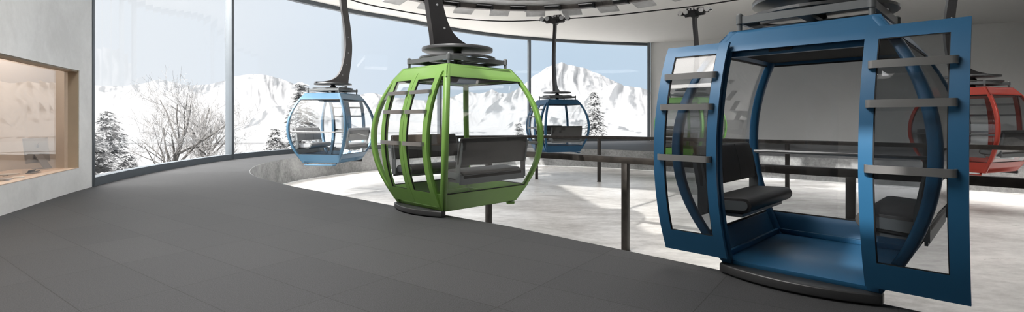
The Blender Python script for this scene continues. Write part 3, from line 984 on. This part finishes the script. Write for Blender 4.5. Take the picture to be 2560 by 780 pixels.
# ------------------------------------------------------------------ desk things behind the tinted window
def wp(pxx, k):
    """point k metres outside the left wall at picture column pxx"""
    best = None
    for i in range(1, int(s_o1*40)):
        s = i/40; p = pt(WALLP, s); q = pt(WALLP, s+.05)
        d = Vector((q[0]-p[0], q[1]-p[1], 0)).normalized(); n = Vector((-d.y, d.x, 0))
        P = Vector((p[0], p[1], 0))+n*k
        e = abs(px(P)-pxx)
        if best is None or e < best[0]: best = (e, P, math.atan2(d.y, d.x))
    return best[1], best[2]
DZ = .445
c, ang = wp(118, .62)
r = empty('desktop_computer', (c.x, c.y, DZ), ang-.18); tag(r, 'silver all-in-one desktop computer seen from behind on the wooden sill', 'computer')
mb = MB(); rot = Matrix.Rotation(math.radians(-6), 3, 'X')
mb.box((-.0, .04, .35), (.60, .022, .47), rot=rot); mb.build('screen_housing', M['alu'], r, bevel=.006)
mb = MB()
prof = [(-.16, 0), (.06, 0), (.06, .008), (-.14, .010), (.035, .27), (.035, .285), (.02, .285), (-.155, .012)]
mb.prism([(p[0], p[1]) for p in prof], lambda p: (-.095, p[0]+0, p[1]), lambda p: (.095, p[0]+0, p[1])); st = mb.build('stand', M['alu'], r)
mb = MB()   # logo: small solid emblem on the back, as a plain dark mark
for k in range(16):
    pass
pol = [(.028*math.cos(t)*(1-.12*math.cos(2*t)), .034*math.sin(t)) for t in [2*PI*i/20 for i in range(20)]]
mb.prism(pol, lambda p: (p[0], .0265, .43+p[1]), lambda p: (p[0], .0275, .43+p[1]))
mb.prism([(.004, .04), (.016, .052), (.018, .06), (.006, .05)], lambda p: (p[0], .0265, .43+p[1]), lambda p: (p[0], .0275, .43+p[1]))
for o_ in mb.v and [0]: pass
lg = mb.build('emblem', M['dark_ink'], r); lg.location = (0, 0, 0)
lg.location.y = -.0062
mb = MB(); mb.box((-.16, .045-.0, .19), (.10, .03, .012)); mb.box((.10, .045, .185), (.014, .03, .014)); mb.build('port', M['dark_ink'], r)

c, ang = wp(84, .30); r = empty('card_holder', (c.x, c.y, DZ), ang); tag(r, 'dark grey folded stand lying in front of the silver computer', 'desk holder')
mb = MB(); mb.box((0, 0, .008), (.26, .12, .016)); mb.box((0, .03, .035), (.26, .012, .05), rot=Matrix.Rotation(.5, 3, 'X')); mb.build('tray', M['dark_ink'], r, bevel=.003)
mb = MB(); mb.tube([(-.16, -.02, .03), (.14, -.03, .03)], .007, n=8); mb.build('pen', M['steel_dark'], r)

def book(pxx, k, size, th, mat, label, rz=0, z=DZ):
    c, ang = wp(pxx, k)
    r = empty('notebook', (c.x, c.y, z), ang+rz); tag(r, label, 'notebook')
    mb = MB(); mb.box((0, 0, th/2), (size[0]*.97, size[1]*.96, th-.006)); mb.build('pages', M['paper'], r)
    mb = MB(); mb.box((0, 0, .002), (size[0], size[1], .004)); mb.box((0, 0, th-.002), (size[0], size[1], .004)); mb.box((-size[0]/2+.002, 0, th/2), (.004, size[1], th)); mb.build('cover', mat, r)
    return r
book(6, .26, (.28, .20), .02, M['alu'], 'grey closed notebook at the left picture edge on the wooden sill', .15)
book(20, .56, (.26, .19), .018, M['paper'], 'white notebook behind the grey one on the wooden sill', -.2)
book(46, .22, (.20, .14), .012, M['paper'], 'small pale notebook nearest the pane on the sill, left of the computer', .3)
book(-40, .45, (.24, .18), .022, M['steel_pale'], 'light grey notebook half out of the picture on the sill', .1)
c, ang = wp(62, .36); r = empty('glass_cup', (c.x, c.y, DZ)); tag(r, 'small clear glass cup on the sill left of the computer', 'cup')
mb = MB(); mb.cyl((0, 0, 0), (0, 0, .008), .03, 20); mb.tube([(0, 0, 0), (0, 0, .08)], [.03, .036], n=24, cap=False); mb.build('bowl', M['glass'], r)
for i, (pxx, k, rz, lab) in enumerate([(30, .2, .3, 'thin dark pen lying on the sill nearest the pane'), (14, .5, -.1, 'thin dark pen lying behind the white notebook')]):
    c, ang = wp(pxx, k); r = empty('pen', (c.x, c.y, DZ+.006), ang+rz); tag(r, lab, 'pen')
    mb = MB(); mb.tube([(-.07, 0, 0), (.06, 0, 0)], .005, n=8); mb.tube([(.06, 0, 0), (.075, 0, 0)], [.005, .001], n=8); mb.build('barrel', M['dark_ink'], r)
# unseen area light added to brighten that room
c, ang = wp(110, 2.2)
al = bpy.data.lights.new('office_fill', 'AREA'); al.energy = 60; al.size = 1.6; al.size_y = 3.0; al.shape = 'RECTANGLE'; al.color = (1.0, .96, .92)
ao = bpy.data.objects.new('office_fill', al); COL.objects.link(ao); ao.location = (c.x, c.y, 2.95); ao.rotation_euler = (0, 0, ang)

# ------------------------------------------------------------------ outside: snow, lake, mountains
def interp(tab, x):
    if x <= tab[0][0]: return tab[0][1]
    for (a, b), (c_, d) in zip(tab, tab[1:]):
        if x <= c_: t = (x-a)/(c_-a); t = t*t*(3-2*t)*.5+t*.5; return b+(d-b)*t
    return tab[-1][1]
far_tab = [(-900, 225), (-400, 205), (0, 215), (240, 212), (300, 215), (345, 209), (400, 197), (430, 203), (470, 212), (520, 210), (560, 200), (590, 189), (625, 183), (665, 186), (700, 195), (750, 213), (800, 232),
           (860, 242), (930, 231), (985, 243), (1060, 250), (1120, 243), (1170, 228), (1198, 233), (1215, 229), (1230, 222), (1248, 231), (1300, 235), (1500, 245), (1700, 240), (2400, 230)]
vol_tab = [(1150, 330), (1260, 240), (1285, 226), (1310, 209), (1340, 184), (1370, 165), (1392, 158), (1404, 153), (1420, 160), (1455, 165), (1490, 180), (1530, 198), (1560, 215), (1650, 250), (1760, 330)]
sec_tab = [(1400, 330), (1450, 262), (1490, 222), (1515, 214), (1542, 205), (1562, 213), (1600, 217), (1640, 232), (1720, 255), (1900, 300), (2000, 330)]
near_tab = [(560, 330), (600, 318), (640, 292), (680, 266), (720, 264), (760, 270), (850, 300), (930, 330), (1240, 330), (1300, 295), (1320, 291), (1355, 297), (1376, 291), (1395, 296), (1412, 294), (1460, 300), (1520, 308), (1600, 330)]
ZV = -25.0
def terrain():
    az = [math.radians(-46+92*i/1150) for i in range(1151)]
    rad = []
    r = 13.0
    while r < 760: rad.append(r); r *= 1.09
    r = 780
    while r < 2300: rad.append(r); r += 15
    while r < 3000: rad.append(r); r += 60
    vs = []; rock = []
    RA = [(far_tab, 1900, 650, .80), (vol_tab, 1600, 520, .35), (sec_tab, 1220, 330, .30), (near_tab, 930, 130, .45)]
    for ia, a in enumerate(az):
        ta = math.tan(a); xp = 1280+FPX*ta
        cr = []
        for tab, R, w_, e_ in RA:
            y = interp(tab, xp)
            cr.append(CAM_H+(298.7-y)*R/FPX-ZV)
        for r in rad:
            Y = r; X = ta*Y
            base = -1.2-(r-13)*.10 if r < 120 else max(ZV, -11.9-(r-120)*.08)
            if r < 300: base += .5*noise.noise(Vector((X*.06, Y*.06, 0)))
            h = base; rk = 0.0
            if r > 700:
                for (tab, R, w_, e_), H in zip(RA, cr):
                    if H <= 2: continue
                    s = (r-R)/w_
                    if s > 0: s = min(1, s*.9)
                    if abs(s) >= 1: continue
                    q = 1-abs(s)
                    wob = noise.noise(Vector((xp*.012, abs(s)*2.5, R*.1)))
                    st = noise.fractal(Vector((xp*.055+1.6*wob+R, abs(s)*1.7, R*.01)), .75, 2.1, 4)
                    big = noise.ridged_multi_fractal(Vector((xp*.016+R+.8*wob, abs(s)*1.2, 3.0)), .9, 2.1, 4, 1.0, 2.0)
                    big = max(0, min(2, big))
                    side_ = min(1, abs(s)*5)*q
                    hh = ZV+H*q**1.2*(1-.22*side_*(1-min(1, big/1.4)))+H*.045*st*side_+H*.012*noise.noise(Vector((xp*.03, R, 0)))
                    if hh > h:
                        h = hh
                        m_ = max(0.0, (q-e_)/(1-e_))
                        rk = max(0.0, min(1.0, m_*1.3))**.8*max(0.0, .30+1.15*st+.35*wob)
            vs.append((X, Y, h)); rock.append(rk)
    nr = len(rad); fs = []
    for i in range(len(az)-1):
        for j in range(nr-1):
            a_ = i*nr+j
            fs.append((a_, a_+1, a_+nr+1, a_+nr))
    me = bpy.data.meshes.new('snowy_mountains'); me.from_pydata(vs, [], fs)
    me.materials.append(M['mountain'])
    me.polygons.foreach_set('use_smooth', [True]*len(fs))
    at_ = me.attributes.new('rock', 'FLOAT', 'POINT'); at_.data.foreach_set('value', rock)
    me.update()
    if me.polygons[len(me.polygons)//2].normal.z < 0: me.flip_normals()
    o = bpy.data.objects.new('ground_outside', me); COL.objects.link(o)
    tag(o, kind='structure')
terrain()
mb = MB()
mb.prism([(-520, 560), (900, 560), (900, 860), (-640, 860)], lambda p: (p[0], p[1], ZV+.2), lambda p: (p[0], p[1], ZV+.6))
tag(mb.build('ground_lake', M['lake']), kind='structure')

def ground_z(X, Y):
    r = Y
    base = -1.2-(r-13)*.10 if r < 120 else max(ZV, -11.9-(r-120)*.08)
    return base+.5*noise.noise(Vector((X*.06, Y*.06, 0)))

# bare deciduous trees -------------------------------------------------------
def bare_tree(name, X, Y, H, label, seed, lean=0, stems=1, crown=.5, group=None):
    rnd = random.Random(seed)
    root = empty(name, (X, Y, ground_z(X, Y)-.1)); tag(root, label, 'tree', group)
    tr = MB(); tw = MB()
    def branch(p, d, L, r, lev):
        n = 4 if lev < 3 else 3
        pts = [p]; rr = [r]; q = p.copy(); dd = d.copy()
        for i in range(n):
            dd = (dd+Vector((rnd.uniform(-1, 1), rnd.uniform(-1, 1), rnd.uniform(-.5, .9)))*(.12+.05*lev)).normalized()
            q = q+dd*(L/n); pts.append(q.copy()); rr.append(max(.006, r*(1-.62*(i+1)/n)))
        (tr if lev < 2 else tw).tube(pts, rr, n=7 if lev < 2 else (4 if lev < 4 else 3), smooth=True, cap=lev < 2)
        if lev >= 4 or L < .16: return
        k = [8, 5, 4, 4, 3][lev] if lev < 5 else 0
        for i in range(k):
            t = rnd.uniform(.30 if lev == 0 else .2, 1.0)
            f = t*n; j = min(n-1, int(f)); s = pts[j].lerp(pts[j+1], f-j)
            az_ = rnd.uniform(0, 2*PI); sp = rnd.uniform(.45, .95)
            side = dd.cross(Vector((math.cos(az_), math.sin(az_), .3))).normalized()
            nd = (dd*(1-sp*.6)+side*sp+Vector((0, 0, .18))).normalized()
            branch(s, nd, L*rnd.uniform(.45, .68), max(.006, rr[j]*rnd.uniform(.42, .62)), lev+1)
    for s_ in range(stems):
        a0 = rnd.uniform(0, 6.28)
        d0 = Vector((lean+(0 if s_ == 0 else math.cos(a0)*.45), 0 if s_ == 0 else math.sin(a0)*.4, 1)).normalized()
        branch(Vector((0, 0, 0)), d0, H*(.62 if s_ == 0 else .45), .028*H*(1 if s_ == 0 else .5), 0)
    tr.build('trunk', M['bark'], root); tw.build('twigs', M['frost'], root)
    return root
def at_px(xp, D): return (xp-1280)/FPX*D
D1 = 27
bare_tree('bare_tree', at_px(418, D1), D1, 6.7, 'frosted bare tree with thick forked trunk, left of the two behind the first window', 5, .05, 2)
bare_tree('bare_tree', at_px(500, 34), 34, 8.2, 'frosted bare tree with slim upright trunk, right of the two behind the first window', 12, .02, 3)
bare_tree('bare_shrub', at_px(545, 27), 27, 3.0, 'leaning leafless frosted shrub next to the first mullion', 23, -.5, 3)
bare_tree('bare_shrub', at_px(608, 28), 28, 2.6, 'small leafless frosted shrub just right of the first mullion', 31, -.2, 3)
bare_tree('bare_shrub', at_px(350, 24), 24, 2.2, 'low twiggy frosted shrub below the left bare tree', 44, .1, 4)

# snow-laden conifers -----------------------------------------------------------
def conifer(X, Y, H, Rb, label, seed, dens=1.0):
    rnd = random.Random(seed)
    root = empty('snowy_spruce', (X, Y, ground_z(X, Y)-.1)); tag(root, label, 'tree', None)
    t = MB(); t.tube([(0, 0, 0), (0, 0, H*.96)], [H*.02, .01], n=7); t.build('trunk', M['bark'], root)
    dk = MB(); sn = MB()
    z = H*.03; 
    while z < H*.97:
        f = z/H; R = Rb*(1-f)**.85+.06*Rb
        nb = max(5, int((9+12*(1-f))*dens))
        for k in range(nb):
            a = rnd.uniform(0, 2*PI); L = R*rnd.uniform(.65, 1.12)
            ca, sa = math.cos(a), math.sin(a)
            ns = max(3, int(L/ (.17*max(.6, H/6))))
            for i in range(ns):
                u = (i+.6)/ns; rr = L*u
                zz = z+.10*L*math.sin(u*2.4)-.28*L*u*u+rnd.uniform(-.04, .04)
                w_ = (.20*(1-.45*u)+.05)*max(.7, min(1.9, H/4.5))
                px_, py_ = rr*ca+rnd.uniform(-.08, .08), rr*sa+rnd.uniform(-.08, .08)
                # spiky needle tuft: few thin triangles, plus a snow lump
                for q in range(4):
                    b = a+rnd.uniform(-1.1, 1.1); l2 = w_*rnd.uniform(.8, 1.5)
                    ex, ey, ez = px_+l2*math.cos(b), py_+l2*math.sin(b), zz-rnd.uniform(.0, .5)*l2
                    nx, ny = -math.sin(b)*w_*.20, math.cos(b)*w_*.20
                    tgt = dk if rnd.random() < .22 else sn
                    tgt.add([(px_+nx, py_+ny, zz), (px_-nx, py_-ny, zz), (ex, ey, ez), (px_, py_, zz+w_*.16)], [(0, 1, 2), (0, 2, 3), (1, 3, 2), (0, 3, 1)])
                if rnd.random() < .75:
                    s_ = w_*rnd.uniform(.28, .55)
                    vs = [(px_+s_*math.cos(j*PI/3+a), py_+s_*math.sin(j*PI/3+a), zz+.02) for j in range(6)]+[(px_, py_, zz+s_*.75), (px_, py_, zz-s_*.3)]
                    sn.add(vs, [(j, (j+1) % 6, 6) for j in range(6)]+[((j+1) % 6, j, 7) for j in range(6)])
        z += H*.035*rnd.uniform(.8, 1.2)
    dk.build('needles', M['needles'], root); sn.build('snow_cover', M['snowload'], root)
    return root
conifer(at_px(268, 20), 20, 3.9, 1.5, 'snow-covered spruce at the left end of the first window', 1)
conifer(at_px(225, 16), 16, 2.6, 1.3, 'low snow-laden spruce hugging the first window frame at far left', 2)
conifer(at_px(318, 19.5), 19.5, 2.0, 1.3, 'low bushy snow-covered spruce at the foot of the bare trees', 3)
conifer(at_px(268, 15.5), 15.5, 1.25, 1.0, 'lowest snow-laden spruce close to the first window glass', 14)
conifer(at_px(752, 42), 42, 9.0, 2.6, 'tall snow-covered spruce behind the leftmost blue cabin', 4)
conifer(at_px(688, 33), 33, 4.2, 1.7, 'shorter bushy snow-covered spruce left of the leftmost blue cabin', 6)
conifer(at_px(1297, 60), 60, 7.2, 2.2, 'small round snowy spruce left of the distant blue cabin', 7)
conifer(at_px(1366, 72), 72, 8.0, 2.0, 'small snowy spruce seen through the distant blue cabin', 8)
conifer(at_px(1487, 52), 52, 9.7, 2.5, 'tall snowy spruce right of the distant blue cabin', 9)
